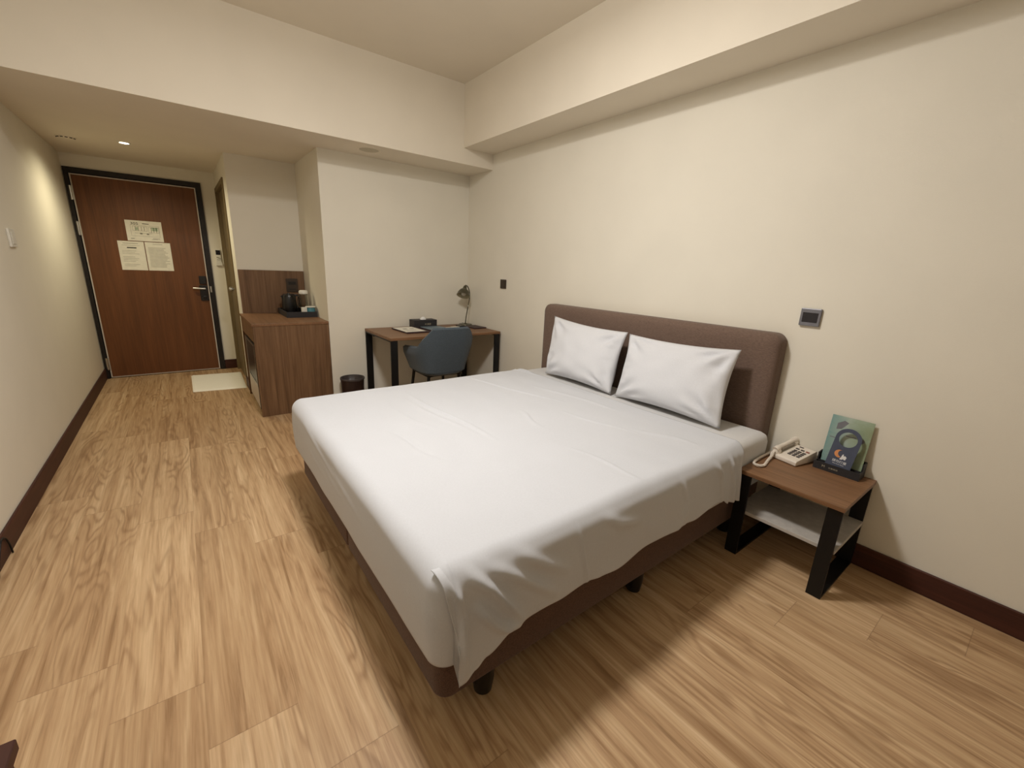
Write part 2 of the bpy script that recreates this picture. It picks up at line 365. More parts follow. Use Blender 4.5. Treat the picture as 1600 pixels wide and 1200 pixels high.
ln = [(0.345, 0.468, 1.434, 1.439), (0.335, 0.480, 1.415, 1.418)]
for i in range(11):
    z = 1.36 - i*0.0155
    if i in (3, 8): continue
    ln.append((0.33, 0.33 + 0.165*random.uniform(0.55, 0.97), z, z+0.0028))
ink(ln, p2, M_inkf, 'typed_lines'); ink([(0.373, 0.45, 1.387, 1.398)], p2, name='heading')
p3 = paper(0.523, 0.738, 1.163, 1.4585, 'portrait notice with a shaded text block, lower right of the door papers')
ln = [(0.59, 0.67, 1.437, 1.441)]
for i in range(17):
    z = 1.40 - i*0.0125; ln.append((0.545, 0.545 + 0.172*random.uniform(0.75, 1.0), z, z+0.0034))
ink(ln, p3, M_inkf, 'typed_lines')

# ------------------------------------------------------------------ bathroom door
t = thing('door_2', 'grey brown bathroom door seen edge-on beside the alcove', 'door', (XB, 5.7, 0), kind='structure')
bm = nb(); box(bm, XB-0.012, XB+0.1, 5.22, 5.27, 0, 2.075); box(bm, XB-0.012, XB+0.1, 6.13, 6.18, 0, 2.075); box(bm, XB-0.012, XB+0.1, 5.27, 6.13, 2.03, 2.075); obj('door_frame', bm, M_bathdoor, t)
bm = rbox(XB+0.02, XB+0.055, 5.27, 6.13, 0.005, 2.03, 0.002, 1); obj('door_panel', bm, M_bathdoor, t)
bm = nb(); lathe(bm, [(0, 0), (0.012, 0), (0.012, 0.04), (0.026, 0.045), (0.028, 0.065), (0.02, 0.075), (0, 0.077)], 20, T(XB+0.02, 5.34, 1.02, ry=-PI/2)); obj('door_knob', bm, M_steel, t, smooth=True)

# ------------------------------------------------------------------ ceiling fittings
t = thing('downlight', 'small lit round downlight in the soffit before the entry door', 'downlight', (DOWN[0], DOWN[1], Z1))
bm = nb(); lathe(bm, [(0.032, -0.001), (0.034, -0.006), (0.045, -0.005), (0.047, 0.0)], 32, T(DOWN[0], DOWN[1], Z1)); obj('trim_ring', bm, M_white, t, smooth=True)
bm = nb(); lathe(bm, [(0.0, -0.004), (0.033, -0.003)], 32, T(DOWN[0], DOWN[1], Z1)); obj('bulb', bm, M_glow, t)
t = thing('smoke_detector', 'flat round ceiling detector with dark slots near the left wall', 'detector', (0.175, 5.375, Z1))
bm = nb(); lathe(bm, [(0.0, -0.016), (0.04, -0.016), (0.062, -0.008), (0.066, 0.0)], 32, T(0.175, 5.375, Z1)); obj('cover', bm, M_ceil, t, smooth=True)
bm = nb()
for k in range(6):
    a0 = PI*1.02+k*0.50; tube(bm, [(0.175+0.058*math.cos(a0), 5.375+0.058*math.sin(a0), Z1-0.010), (0.175+0.058*math.cos(a0+0.3), 5.375+0.058*math.sin(a0+0.3), Z1-0.010)], 0.0045, 6)
obj('slot', bm, M_dframe, t)
t = thing('ceiling_speaker', 'flush round grille in the soffit above the desk wall', 'speaker', (2.155, 3.825, Z1))
bm = nb(); lathe(bm, [(0.078, -0.003), (0.084, -0.006), (0.092, -0.004), (0.094, 0.0)], 40, T(2.155, 3.825, Z1)); obj('rim', bm, M_ceil, t, smooth=True)
bm = nb(); lathe(bm, [(0.0, -0.0035), (0.079, -0.003)], 40, T(2.155, 3.825, Z1)); obj('grille', bm, plain('grille_mesh', (196, 188, 168), 0.8, 0.2, var=0.1, scale=400), t)
t = thing('ceiling_lamp', 'round lit ceiling lamp above the foot of the bed', 'ceiling lamp', (LAMP[0], LAMP[1], H))
bm = nb(); lathe(bm, [(0.0, -0.078), (0.17, -0.078), (0.19, -0.06), (0.19, 0.0)], 40, T(LAMP[0], LAMP[1], H)); obj('housing', bm, M_white, t, smooth=True)

# ------------------------------------------------------------------ minibar cabinet
t = thing('minibar_cabinet', 'walnut laminate cabinet with a tall back panel in the alcove', 'cabinet', (1.5, 4.5, 0))
x0, x1, y0, y1 = XB-0.02, XD-0.003, YE-0.004, YC-0.022
bm = rbox(x0, x1, y0, y0+0.02, 0.0, ZC-0.022, 0.001, 1); obj('side_panel', bm, M_lam, t)
bm = rbox(x0, x1, y1-0.02, y1, 0.0, ZC-0.022, 0.001, 1); obj('side_panel', bm, M_lam, t)
bm = rbox(x0-0.006, x1, y0-0.005, y1, ZC-0.022, ZC, 0.002, 2); obj('cabinet_top', bm, M_lamx, t)
bm = rbox(x1-0.012, x1, y0+0.02, y1-0.02, 0.0, ZC-0.022, 0.001, 1); obj('cabinet_back', bm, M_lam, t)
bm = rbox(XB+0.004, XD-0.004, YC-0.02, YC-0.001, 0.0, ZP, 0.001, 1); obj('splash_panel', bm, M_lam, t)
bm = rbox(x0, x1-0.02, y0+0.02, y1-0.02, ZC-0.16, ZC-0.022, 0.001, 1); obj('apron', bm, M_lam, t)
bm = rbox(x0+0.01, x1-0.02, y0+0.02, y0+0.09, 0.0, 0.03, 0.001, 1); obj('plinth', bm, M_black, t)
t = thing('minibar_fridge', 'small dark minibar fridge inside the walnut cabinet', 'fridge', (1.5, 4.55, 0.0))
bm = rbox(XB+0.03, XD-0.06, 4.20, 4.80, 0.02, 0.63, 0.006); obj('fridge_body', bm, M_bplast, t)
bm = rbox(XB-0.012, XB+0.026, 4.20, 4.80, 0.03, 0.62, 0.006); dr = obj('fridge_door', bm, M_bplast, t)
bm = nb()
for (a, b, c, d) in ((4.205, 4.795, 0.605, 0.618), (4.205, 4.795, 0.25, 0.262), (4.775, 4.795, 0.262, 0.605), (4.205, 4.22, 0.262, 0.605)): box(bm, XB-0.016, XB-0.011, a, b, c, d)
obj('door_rim', bm, M_steel, dr)
bm = nb(); box(bm, XB-0.015, XB-0.011, 4.205, 4.795, 0.05, 0.24); obj('lower_panel', bm, M_edge, dr)
for yy in (4.22, 4.78):
    bm = nb(); lathe(bm, [(0, 0), (0.018, 0), (0.018, 0.025), (0, 0.025)], 14, T(XB+0.06, yy, 0)); obj('fridge_foot', bm, M_black, t)
t = thing('wall_socket', 'dark double socket on the walnut panel above the kettle', 'socket', (1.685, YC-0.021, 1.05))
bm = rbox(1.632, 1.74, YC-0.03, YC-0.021, 1.02, 1.155, 0.003); obj('plate', bm, M_brz, t)
for q in ((1.652, 1.72, 1.095, 1.125), (1.655, 1.717, 1.045, 1.055)):
    bm = nb(); box(bm, q[0], q[1], YC-0.0315, YC-0.0295, q[2], q[3]); obj('socket_slot', bm, M_bplast, t)

# tray with kettle, jug and cup
t = thing('serving_tray', 'black rectangular tray on the minibar cabinet', 'tray', (1.66, 4.62, ZC))
tx0, tx1, ty0, ty1 = 1.53, 1.795, 4.43, 4.88
bm = nb(); box(bm, tx0, tx1, ty0, ty1, ZC, ZC+0.008)
for q in ((tx0, tx0+0.01, ty0, ty1), (tx1-0.01, tx1, ty0, ty1), (tx0+0.01, tx1-0.01, ty0, ty0+0.01), (tx0+0.01, tx1-0.01, ty1-0.01, ty1)): box(bm, *q, ZC+0.008, ZC+0.052)
obj('tray_body', bm, M_dark, t)
kx, ky = 1.613, 4.73
t = thing('electric_kettle', 'black electric kettle standing on the tray', 'kettle', (kx, ky, ZC+0.008))
KM = T(kx, ky, ZC+0.0085)
bm = nb(); lathe(bm, [(0, 0), (0.068, 0), (0.07, 0.006), (0.066, 0.016), (0, 0.018)], 32, KM); obj('kettle_base', bm, M_bplast, t, smooth=True)
bm = nb(); lathe(bm, [(0, 0.018), (0.064, 0.018), (0.066, 0.03), (0.064, 0.12), (0.061, 0.17), (0.057, 0.180), (0, 0.182)], 32, KM); obj('kettle_body', bm, M_bplast, t, smooth=True)
bm = nb(); lathe(bm, [(0, 0.182), (0.052, 0.181), (0.048, 0.190), (0.014, 0.193), (0.012, 0.199), (0, 0.2)], 28, KM); obj('kettle_lid', bm, M_bplast, t, smooth=True)
bm = nb(); tube(bm, crom([(kx+0.045, ky, ZC+0.185), (kx+0.088, ky, ZC+0.18), (kx+0.095, ky, ZC+0.11), (kx+0.062, ky, ZC+0.05)], 6), 0.009, 10); obj('kettle_handle', bm, M_bplast, t, smooth=True)
bm = nb(); prism(bm, [(-0.058, 0.14), (-0.072, 0.174), (-0.05, 0.178)], T(kx, ky+0.012, ZC+0.008, rx=PI/2), 0.024); obj('spout', bm, M_bplast, t)
jx, jy = 1.722, 4.60
t = thing('glass_jug', 'tall clear glass jug with a white lid between kettle and cup', 'jug', (jx, jy, ZC+0.0085)); JM = T(jx, jy, ZC+0.0085)
bm = nb(); lathe(bm, [(0, 0), (0.036, 0), (0.038, 0.01), (0.04, 0.17), (0.036, 0.20), (0.033, 0.20), (0.036, 0.168), (0.034, 0.012), (0, 0.008)], 28, JM); obj('jug_body', bm, M_glass, t, smooth=True)
bm = nb(); lathe(bm, [(0, 0.196), (0.032, 0.196), (0.033, 0.201), (0.040, 0.203), (0.041, 0.225), (0.03, 0.235), (0, 0.237)], 28, JM); obj('jug_lid', bm, M_white, t, smooth=True)
bm = nb(); tube(bm, crom([(jx-0.035, jy-0.012, ZC+0.19), (jx-0.058, jy-0.022, ZC+0.18), (jx-0.058, jy-0.022, ZC+0.10), (jx-0.037, jy-0.012, ZC+0.08)], 6), 0.005, 8); obj('jug_handle', bm, M_glass, t, smooth=True)
cx, cy = 1.752, 4.485
t = thing('paper_cup', 'teal and white cup lying upside down at the tray end', 'cup', (cx, cy, ZC+0.0085))
bm = nb(); lathe(bm, [(0, 0), (0.047, 0), (0.045, 0.012), (0.037, 0.078), (0, 0.08)], 28, T(cx, cy, ZC+0.0085)); obj('cup_body', bm, M_teal, t, smooth=True)
bm = nb(); lathe(bm, [(0.0, 0.0795), (0.040, 0.0795), (0.047, 0.086), (0.045, 0.09), (0, 0.09)], 28, T(cx, cy, ZC+0.0085)); obj('cup_rim', bm, M_white, t, smooth=True)
bm = nb(); box(bm, -0.022, 0.022, -0.012, 0.012, 0, 0.085)
bmesh.ops.transform(bm, matrix=T(1.69, 4.462, ZC+0.0085, rz=0.3), verts=bm.verts[:]); tag(obj('sugar_packet', bm, M_white), 'small white packet standing left of the teal cup', 'packet')

# ------------------------------------------------------------------ remote holder, switches, thermostat
t = thing('remote_control', 'white remote control with a dark display beside the entry door', 'remote control', (1.165, D, 1.33))
bm = rbox(1.143, 1.195, D-0.022, D-0.003, 1.245, 1.418, 0.005); obj('remote_body', bm, M_white, t)
bm = rbox(1.147, 1.191, D-0.024, D-0.0215, 1.36, 1.412, 0.001, 1); obj('display', bm, M_screen, t)
bm = nb()
for k in range(3): lathe(bm, [(0, 0), (0.006, 0), (0.006, 0.002), (0, 0.002)], 12, T(1.156+0.013*k, D-0.022, 1.33-0.004*k, rx=PI/2))
for k in range(3): lathe(bm, [(0, 0), (0.004, 0), (0.004, 0.002), (0, 0.002)], 12, T(1.156+0.013*k, D-0.022, 1.305, rx=PI/2))
obj('button', bm, M_inkf, t)
bm = rbox(1.138, 1.2, D-0.027, D, 1.238, 1.275, 0.003); obj('holder', bm, M_white, t)
t = thing('wall_switch', 'white switch plate on the left wall', 'switch', (0, 3.965, 1.39))
bm = rbox(0, 0.012, 3.905, 4.02, 1.344, 1.45, 0.003); obj('plate', bm, M_white, t)
bm = rbox(0.012, 0.015, 3.93, 3.995, 1.362, 1.432, 0.001, 1); obj('rocker', bm, M_white, t)
t = thing('wall_switch', 'dark bronze square switch on the wall between desk and headboard', 'switch', (W, 3.413, 1.2))
bm = rbox(W-0.010, W, 3.368, 3.458, 1.157, 1.243, 0.003); obj('plate', bm, M_brz, t)
bm = nb()
for k in range(3): box(bm, W-0.0125, W-0.0095, 3.378+0.0245*k, 3.400+0.0245*k, 1.168, 1.232)
obj('rocker', bm, M_brz, t)
t = thing('thermostat', 'grey framed wall thermostat with a black display right of the headboard', 'thermostat', (W, 0.79, 1.17))
bm = rbox(W-0.016, W, 0.746, 0.835, 1.130, 1.216, 0.003); obj('frame', bm, M_plate, t)
bm = rbox(W-0.0175, W-0.0155, 0.756, 0.824, 1.148, 1.196, 0.001, 1); obj('display', bm, M_screen, t)
bm = nb(); tube(bm, crom([(0.020, 2.66, 0.004), (0.019, 2.655, 0.05), (0.018, 2.63, 0.098), (0.018, 2.58, 0.105), (0.02, 2.50, 0.05), (0.022, 2.45, 0.005)], 6), 0.0035, 8)
tag(obj('cable', bm, M_black, smooth=True), 'thin black cable looped against the left baseboard', 'cable')

# ------------------------------------------------------------------ luggage bench corner (bottom left)
t = thing('luggage_bench', 'dark wooden bench, only its corner shows at the bottom left', 'bench', (0.23, 0.5, 0))
bm = rbox(0.02, 0.447, 0.02, 0.961, 0.475, 0.50, 0.002, 1); obj('bench_top', bm, M_base, t)
bm = rbox(0.03, 0.437, 0.93, 0.955, 0.0, 0.475, 0.002, 1); obj('side_panel', bm, M_base, t)
bm = rbox(0.03, 0.437, 0.03, 0.055, 0.0, 0.475, 0.002, 1); obj('side_panel', bm, M_base, t)
bm = rbox(0.03, 0.05, 0.055, 0.93, 0.0, 0.475, 0.002, 1); obj('bench_back', bm, M_base, t)

# ------------------------------------------------------------------ bath mat
bm = nb(); MW = 26; MH = 36
cs = [(0.741, 5.213), (1.203, 5.15), (1.222, 5.915), (0.741, 5.965)]
g = []
for j in range(MH+1):
    row = []
    for i in range(MW+1):
        u, v = i/MW, j/MH
        rr = 0.09
        uu, vv = u, v
        x = (cs[0][0]*(1-uu)+cs[1][0]*uu)*(1-vv) + (cs[3][0]*(1-uu)+cs[2][0]*uu)*vv
        y = (cs[0][1]*(1-uu)+cs[1][1]*uu)*(1-vv) + (cs[3][1]*(1-uu)+cs[2][1]*uu)*vv
        e = min(u, 1-u)*0.46; f = min(v, 1-v)*0.75
        k = min(1, min(e, f)/0.012); z = 0.003 + 0.011*math.sin(k*PI/2) + 0.0015*noise.noise(Vector((x*9, y*9, 0)))
        if 0.02 < min(e, f) < 0.035: z -= 0.002
        row.append(bm.verts.new((x, y, z)))
    g.append(row)
for j in range(MH):
    for i in range(MW): bm.faces.new((g[j][i], g[j][i+1], g[j+1][i+1], g[j+1][i]))
rim = [g[0][i] for i in range(MW+1)] + [g[j][MW] for j in range(1, MH+1)] + [g[MH][i] for i in range(MW-1, -1, -1)] + [g[j][0] for j in range(MH-1, 0, -1)]
low = [bm.verts.new((v.co.x, v.co.y, 0.0005)) for v in rim]
for i in range(len(rim)): bm.faces.new((rim[i], rim[(i+1) % len(rim)], low[(i+1) % len(rim)], low[i]))
bm.faces.new(low)
tag(obj('bath_mat', bm, M_mat, smooth=True), 'cream towelling mat on the floor before the bathroom door', 'mat')

# ------------------------------------------------------------------ waste bin
bx_, by_ = 1.95, 3.945
t = thing('waste_bin', 'dark brown round bin with a plastic liner left of the desk', 'waste bin', (bx_, by_, 0))
bm = nb(); lathe(bm, [(0, 0), (0.088, 0), (0.09, 0.01), (0.104, 0.285), (0.108, 0.29), (0.108, 0.302), (0.102, 0.302), (0.100, 0.285), (0.087, 0.012), (0, 0.012)], 40, T(bx_, by_, 0)); obj('bin_body', bm, M_brown, t, smooth=True)
bm = nb(); lathe(bm, [(0.1092, 0.288), (0.1095, 0.301), (0.108, 0.3035), (0.10, 0.303), (0.092, 0.27), (0.07, 0.22), (0.03, 0.20), (0, 0.195)], 48, T(bx_, by_, 0))
for v in bm.verts:
    r = math.hypot(v.co.x-bx_, v.co.y-by_); n_ = noise.noise(Vector((v.co.x*40, v.co.y*40, v.co.z*30)))
    if r < 0.098: v.co.z += 0.045*max(0, n_+0.15)*min(1, (0.1-r)*30)
    elif v.co.z < 0.292: v.co.z += 0.006*n_
obj('bin_liner', bm, M_film, t, smooth=True)

# ------------------------------------------------------------------ desk
DZ = 0.74; dx0, dx1, dy0, dy1 = 2.12, 3.252, 3.402, 4.045
t = thing('writing_desk', 'walnut topped writing desk on flat black metal frames', 'desk', (2.69, 3.72, 0))
bm = rbox(dx0, dx1, dy0, dy1, DZ-0.024, DZ, 0.003, 2); obj('desktop', bm, M_lamx2, t)
for xa in (dx0+0.003, dx1-0.063):
    bm = nb(); xb = xa+0.06
    box(bm, xa, xb, dy0+0.006, dy0+0.02, 0.012, DZ-0.036); box(bm, xa, xb, dy1-0.02, dy1-0.006, 0.012, DZ-0.036)
    box(bm, xa, xb, dy0+0.006, dy1-0.006, DZ-0.036, DZ-0.024); box(bm, xa, xb, dy0+0.006, dy1-0.006, 0.0, 0.012)
    obj('leg_frame', bm, M_black, t)
bm = rbox(dx0+0.063, dx1-0.063, dy1-0.05, dy1-0.03, DZ-0.074, DZ-0.024, 0.002, 1); obj('rear_rail', bm, M_black, t)

# things on the desk
t = thing('tissue_box', 'black tissue box with a white tissue peeking out on the desk', 'tissue box', (2.675, 3.94, DZ))
bm = rbox(2.553, 2.80, 3.88, 4.0, DZ, DZ+0.078, 0.003); obj('box_body', bm, M_dark, t)
bm = nb(); lathe(bm, [(0, 0.0), (0.034, 0.0), (0.03, 0.01), (0.016, 0.024), (0, 0.028)], 20, T(2.672, 3.935, DZ+0.077))
for v in bm.verts: v.co.y += (v.co.y-3.935)*-0.4; v.co.x += 0.004*noise.noise(v.co*60)
obj('tissue', bm, M_whitep, t, smooth=True)
text_mesh('M 商旅', 0.022, Matrix.Translation((2.70, 3.8795, DZ+0.036)) @ MX, M_gold, 'box_print', t)
def slab(name, label, cat, c, sx, sy, z, th, rz, m, pm=None, sheets=(), tilt=0.0, group=None):
    o = thing(name, label, cat, (c[0], c[1], z), (0, tilt, rz), group)
    bm = rbox(-sx/2, sx/2, -sy/2, sy/2, 0, th, 0.0012, 1); obj('cover', bm, m, o)
    for (x0_, x1_, y0_, y1_, mm, nm) in sheets:
        b2 = nb(); box(b2, x0_, x1_, y0_, y1_, th-0.0002, th+0.0012); obj(nm, b2, mm, o)
    return o
mb = slab('menu_board', 'white printed sheet on a dark plum board, leftmost on the desk', 'menu', (2.458, 3.755), 0.235, 0.335, DZ, 0.012, 0.03, M_plum,
     sheets=[(-0.112, 0.085, -0.14, 0.162, M_paper, 'printed_sheet'), ])
for (xa, xb, ya, yb) in [(-0.06, -0.02, 0.02, 0.06), (0.01, 0.05, 0.03, 0.055)] + [(-0.08, 0.04, -0.03-0.02*k, -0.026-0.02*k) for k in range(4)]:
    bm = nb(); box(bm, xa, xb, ya, yb, 0.0133, 0.0137); obj('print', bm, M_inkf, mb)
fd = slab('folder', 'grey blue glossy folder lying between tissue box and chair', 'folder', (2.715, 3.735), 0.22, 0.285, DZ, 0.014, 0.02, M_plum, sheets=[(-0.106, 0.106, -0.14, 0.14, M_bluefold, 'glossy_page')])
slab('note_card', 'white card on the desk right of the blue folder', 'card', (2.885, 3.80), 0.10, 0.07, DZ, 0.003, 0.15, M_paper)
slab('note_card', 'white card with a tan edge behind the chair back', 'card', (2.985, 3.83), 0.085, 0.06, DZ, 0.004, -0.1, M_paper)
slab('card_holder', 'small black holder just left of the lamp base', 'holder', (3.06, 3.86), 0.055, 0.09, DZ, 0.012, 0.0, M_bplast)
slab('booklet', 'dark plum booklet lying right of the desk lamp', 'booklet', (3.163, 3.735), 0.15, 0.20, DZ, 0.012, 0.05, M_plum)

# desk lamp
lx, ly = 3.165, 3.93
t = thing('desk_lamp', 'olive grey metal desk lamp with a dome shade in the desk corner', 'desk lamp', (lx, ly, DZ))
bm = nb(); lathe(bm, [(0, 0), (0.070, 0), (0.072, 0.006), (0.068, 0.014), (0.02, 0.018), (0.014, 0.024), (0, 0.024)], 36, T(lx, ly, DZ)); obj('lamp_base', bm, M_lampm, t, smooth=True)
neck = crom([(lx, ly, DZ+0.02), (lx+0.010, ly, DZ+0.10), (lx+0.030, ly, DZ+0.20), (lx+0.046, ly, DZ+0.29), (lx+0.045, ly, DZ+0.35), (lx+0.022, ly-0.005, DZ+0.402), (lx-0.004, ly-0.01, DZ+0.417), (lx-0.018, ly-0.015, DZ+0.405)], 7)
bm = nb(); tube(bm, neck, 0.0055, 10); obj('neck', bm, M_lampm, t, smooth=True)
bm = nb(); lathe(bm, [(0, -0.008), (0.007, -0.008), (0.007, 0.008), (0, 0.008)], 14, T(lx+0.030, ly, DZ+0.205, ry=0.2)); obj('neck_joint', bm, M_steel, t, smooth=True)
SM = Matrix.Translation((lx-0.018, ly-0.015, DZ+0.405)) @ Matrix.Rotation(0.42, 4, 'Y') @ Matrix.Rotation(-0.30, 4, 'X')
bm = nb(); lathe(bm, [(0, 0.010), (0.014, 0.008), (0.020, -0.010), (0.024, -0.026), (0.046, -0.044), (0.062, -0.072), (0.068, -0.102), (0.070, -0.104)], 36, SM); sh = obj('lamp_shade', bm, M_lampm, t, smooth=True)
bm = nb(); lathe(bm, [(0.0695, -0.104), (0.066, -0.101), (0.060, -0.074), (0.044, -0.047), (0.022, -0.03), (0, -0.028)], 36, SM); obj('shade_lining', bm, M_lampin, sh, smooth=True)
bm = nb(); lathe(bm, [(0, -0.03), (0.013, -0.032), (0.014, -0.05), (0.026, -0.075), (0.02, -0.095), (0, -0.102)], 20, SM); obj('bulb', bm, M_white, sh, smooth=True)
bm = nb(); tube(bm, [SM @ Vector((0, 0, 0.008)), SM @ Vector((0, 0, 0.024))], 0.003, 8); obj('finial', bm, M_lampm, sh)
bm = nb(); tube(bm, crom([(lx+0.03, 4.0, DZ+0.006), (lx+0.03, 4.05, DZ+0.004), (lx+0.02, 4.056, DZ-0.06), (lx-0.06, 4.055, 0.50), (lx-0.02, 4.054, 0.30), (lx+0.04, 4.05, 0.10), (lx+0.03, 4.05, 0.01)], 7), 0.0035, 8); obj('power_cord', bm, M_black, t, smooth=True)

# ------------------------------------------------------------------ chair
t = thing('armchair', 'slate blue upholstered tub chair with thin black legs at the desk', 'chair', (2.575, 3.46, 0), (0, 0, 0.0))
def shell_pt(phi, s, off):
    """phi 0 = middle of the back (-y), s 0 bottom 1 top, off outward"""
    a = abs(phi)
    top = 0.828 if a < 0.68 else (0.828 - (0.828-0.655)*min(1, (a-0.68)/0.45))
    if a > 1.13: top = 0.655 - 0.03*(a-1.13)
    z = 0.435 + (top-0.435)*s
    n_ = 4.2
    rx_ = 0.196 + 0.052*min(1, s*1.3)*(1.0 if a > 0.95 else 0.10 + 0.9*(a/0.95)**3); ry_ = 0.205 + 0.05*s
    c, q = abs(math.cos(phi)), abs(math.sin(phi)); k = (c**n_ + q**n_)**(-1/n_)
    x = (rx_+off)*k*math.sin(phi); y = -(ry_+off)*k*math.cos(phi)
    return Vector((x, y - 0.03*s*(1 if a < 0.9 else max(0, 1-(a-0.9)*2)), z))
bm = nb(); NP, NS = 48, 12; ph0 = 2.05
def grid_faces(bm, g, flip=False):
    for j in range(len(g)-1):
        for i in range(len(g[0])-1):
            q = (g[j][i], g[j][i+1], g[j+1][i+1], g[j+1][i]); bm.faces.new(q[::-1] if flip else q)
out = [[bm.verts.new(shell_pt(-ph0+2*ph0*i/NP, j/NS, 0.02)) for i in range(NP+1)] for j in range(NS+1)]
inn = [[bm.verts.new(shell_pt(-ph0+2*ph0*i/NP, j/NS, -0.02)) for i in range(NP+1)] for j in range(NS+1)]
grid_faces(bm, out); grid_faces(bm, inn, True)
mid = [bm.verts.new(shell_pt(-ph0+2*ph0*i/NP, 1.0, 0.0)+Vector((0, 0, 0.014))) for i in range(NP+1)]
for i in range(NP):
    bm.faces.new((out[-1][i], out[-1][i+1], mid[i+1], mid[i])); bm.faces.new((mid[i], mid[i+1], inn[-1][i+1], inn[-1][i]))
    bm.faces.new((out[0][i], inn[0][i], inn[0][i+1], out[0][i+1]))
for e in (0, NP):
    for j in range(NS): bm.faces.new((out[j][e], out[j+1][e], inn[j+1][e], inn[j][e]))
    bm.faces.new((out[-1][e], mid[e], inn[-1][e]))
obj('backrest', bm, M_slate, t, smooth=True)
bm = nb()
pr = [(0.0, 0.395), (0.20, 0.40), (0.235, 0.42), (0.24, 0.45), (0.225, 0.475), (0.15, 0.485), (0.0, 0.487)]
lathe(bm, pr, 48)
for v in bm.verts:
    r = math.hypot(v.co.x, v.co.y)
    if r > 0.01:
        c, s_ = abs(v.co.x/r), abs(v.co.y/r); k = (c**4+s_**4)**(-0.25); v.co.x *= k*0.84; v.co.y = v.co.y*k*1.02 + 0.02
obj('seat', bm, M_slate, t, smooth=True)
for sx in (-1, 1):
    for sy in (-1, 1):
        bm = nb(); tube(bm, [(0.15*sx, 0.15*sy+0.01, 0.40), (0.185*sx, 0.195*sy+0.01, 0.0)], [0.014, 0.011], 12); obj('leg', bm, M_black, t, smooth=True)
bm = nb()
for sx in (-1, 1): tube(bm, [(0.15*sx, -0.16, 0.392), (0.15*sx, 0.18, 0.392)], 0.010, 8)
tube(bm, [(-0.15, -0.13, 0.392), (0.15, -0.13, 0.392)], 0.010, 8); tube(bm, [(-0.15, 0.16, 0.392), (0.15, 0.16, 0.392)], 0.010, 8)
obj('seat_frame', bm, M_black, t)

# ------------------------------------------------------------------ bed
ZB0, ZB1, ZT = 0.125, 0.30, 0.573
bx0, bx1 = 1.222, 3.165; by0, ym, by1 = 0.836, 1.694, 2.55
t = thing('bed', 'double bed base and headboard in taupe fabric', 'bed', (2.2, ym, 0))
for (ya, yb) in ((by0, ym-0.004), (ym+0.004, by1)):
    bm = nb(); box(bm, bx0, bx1, ya, yb, ZB0, ZB1); yo = ya if ya == by0 else yb
    bmesh.ops.bevel(bm, geom=[e for e in bm.edges if abs(e.verts[0].co.z-e.verts[1].co.z) > 0.1 and abs(e.verts[0].co.y-yo) < 1e-4], offset=0.045, segments=8, affect='EDGES', profile=0.5)
    bmesh.ops.bevel(bm, geom=[e for e in bm.edges if e.is_valid and len(e.link_faces) == 2 and e.calc_face_angle(0) > 0.9], offset=0.012, segments=3, affect='EDGES', profile=0.5)
    bb = obj('box_base', bm, M_taupe2, t, smooth=True)
    for fx in (1.41, 2.205, 3.0):
        for fy in ((ya+0.058), (yb-0.058)):
            bm = nb(); lathe(bm, [(0, 0), (0.022, 0), (0.030, 0.006), (0.036, 0.05), (0.038, ZB0+0.004), (0, ZB0+0.004)], 20, T(fx, fy, 0)); obj('foot', bm, M_bplast, bb, smooth=True)
# headboard: padded slab with rounded upper corners and soft front edge
def headboard():
    bm = nb(); ya, yb, z0, z1 = 0.868, 2.700, 0.16, 1.078; R = 0.055
    def ring(x, ins):
        a, b, c, d = ya+ins, yb-ins, z0, z1-ins; r = max(0.012, R-ins*0.4)
        pts = [(a, c), (b, c)] + arc(b-r, d-r, r, 0, PI/2, 8) + arc(a+r, d-r, r, PI/2, PI, 8)
        return [bm.verts.new((x, y, z)) for y, z in pts]
    xs = [(W-0.003, 0.012), (W-0.008, 0.0), (3.215, 0.0), (3.198, 0.004), (3.186, 0.013), (3.179, 0.028), (3.175, 0.055), (3.173, 0.12)]
    rs = [ring(*q) for q in xs]
    for a, b in zip(rs, rs[1:]):
        n_ = len(a)
        for i in range(n_): bm.faces.new((a[i], a[(i+1) % n_], b[(i+1) % n_], b[i]))
    bm.faces.new(rs[0]); bm.faces.new(rs[-1][::-1]); return bm
obj('headboard', headboard(), M_taupe, t, smooth=True)
for yy in (1.05, 2.50):
    bm = nb(); box(bm, 3.20, 3.25, yy-0.03, yy+0.03, 0, 0.17); obj('headboard_leg', bm, M_black, t)

mx0, my0, my1 = 1.207, 0.813, 2.579
bm = nb(); box(bm, mx0, 3.168, my0, my1, ZB1+0.001, ZT-0.004)
bmesh.ops.bevel(bm, geom=[e for e in bm.edges if min(v.co.z for v in e.verts) > 0.4 or abs(e.verts[0].co.z-e.verts[1].co.z) > 0.1], offset=0.046, segments=8, affect='EDGES', profile=0.5)
mt = obj('mattress', bm, M_matt, smooth=True); tag(mt, 'thick mattress in a white fitted sheet on the taupe base', 'mattress')

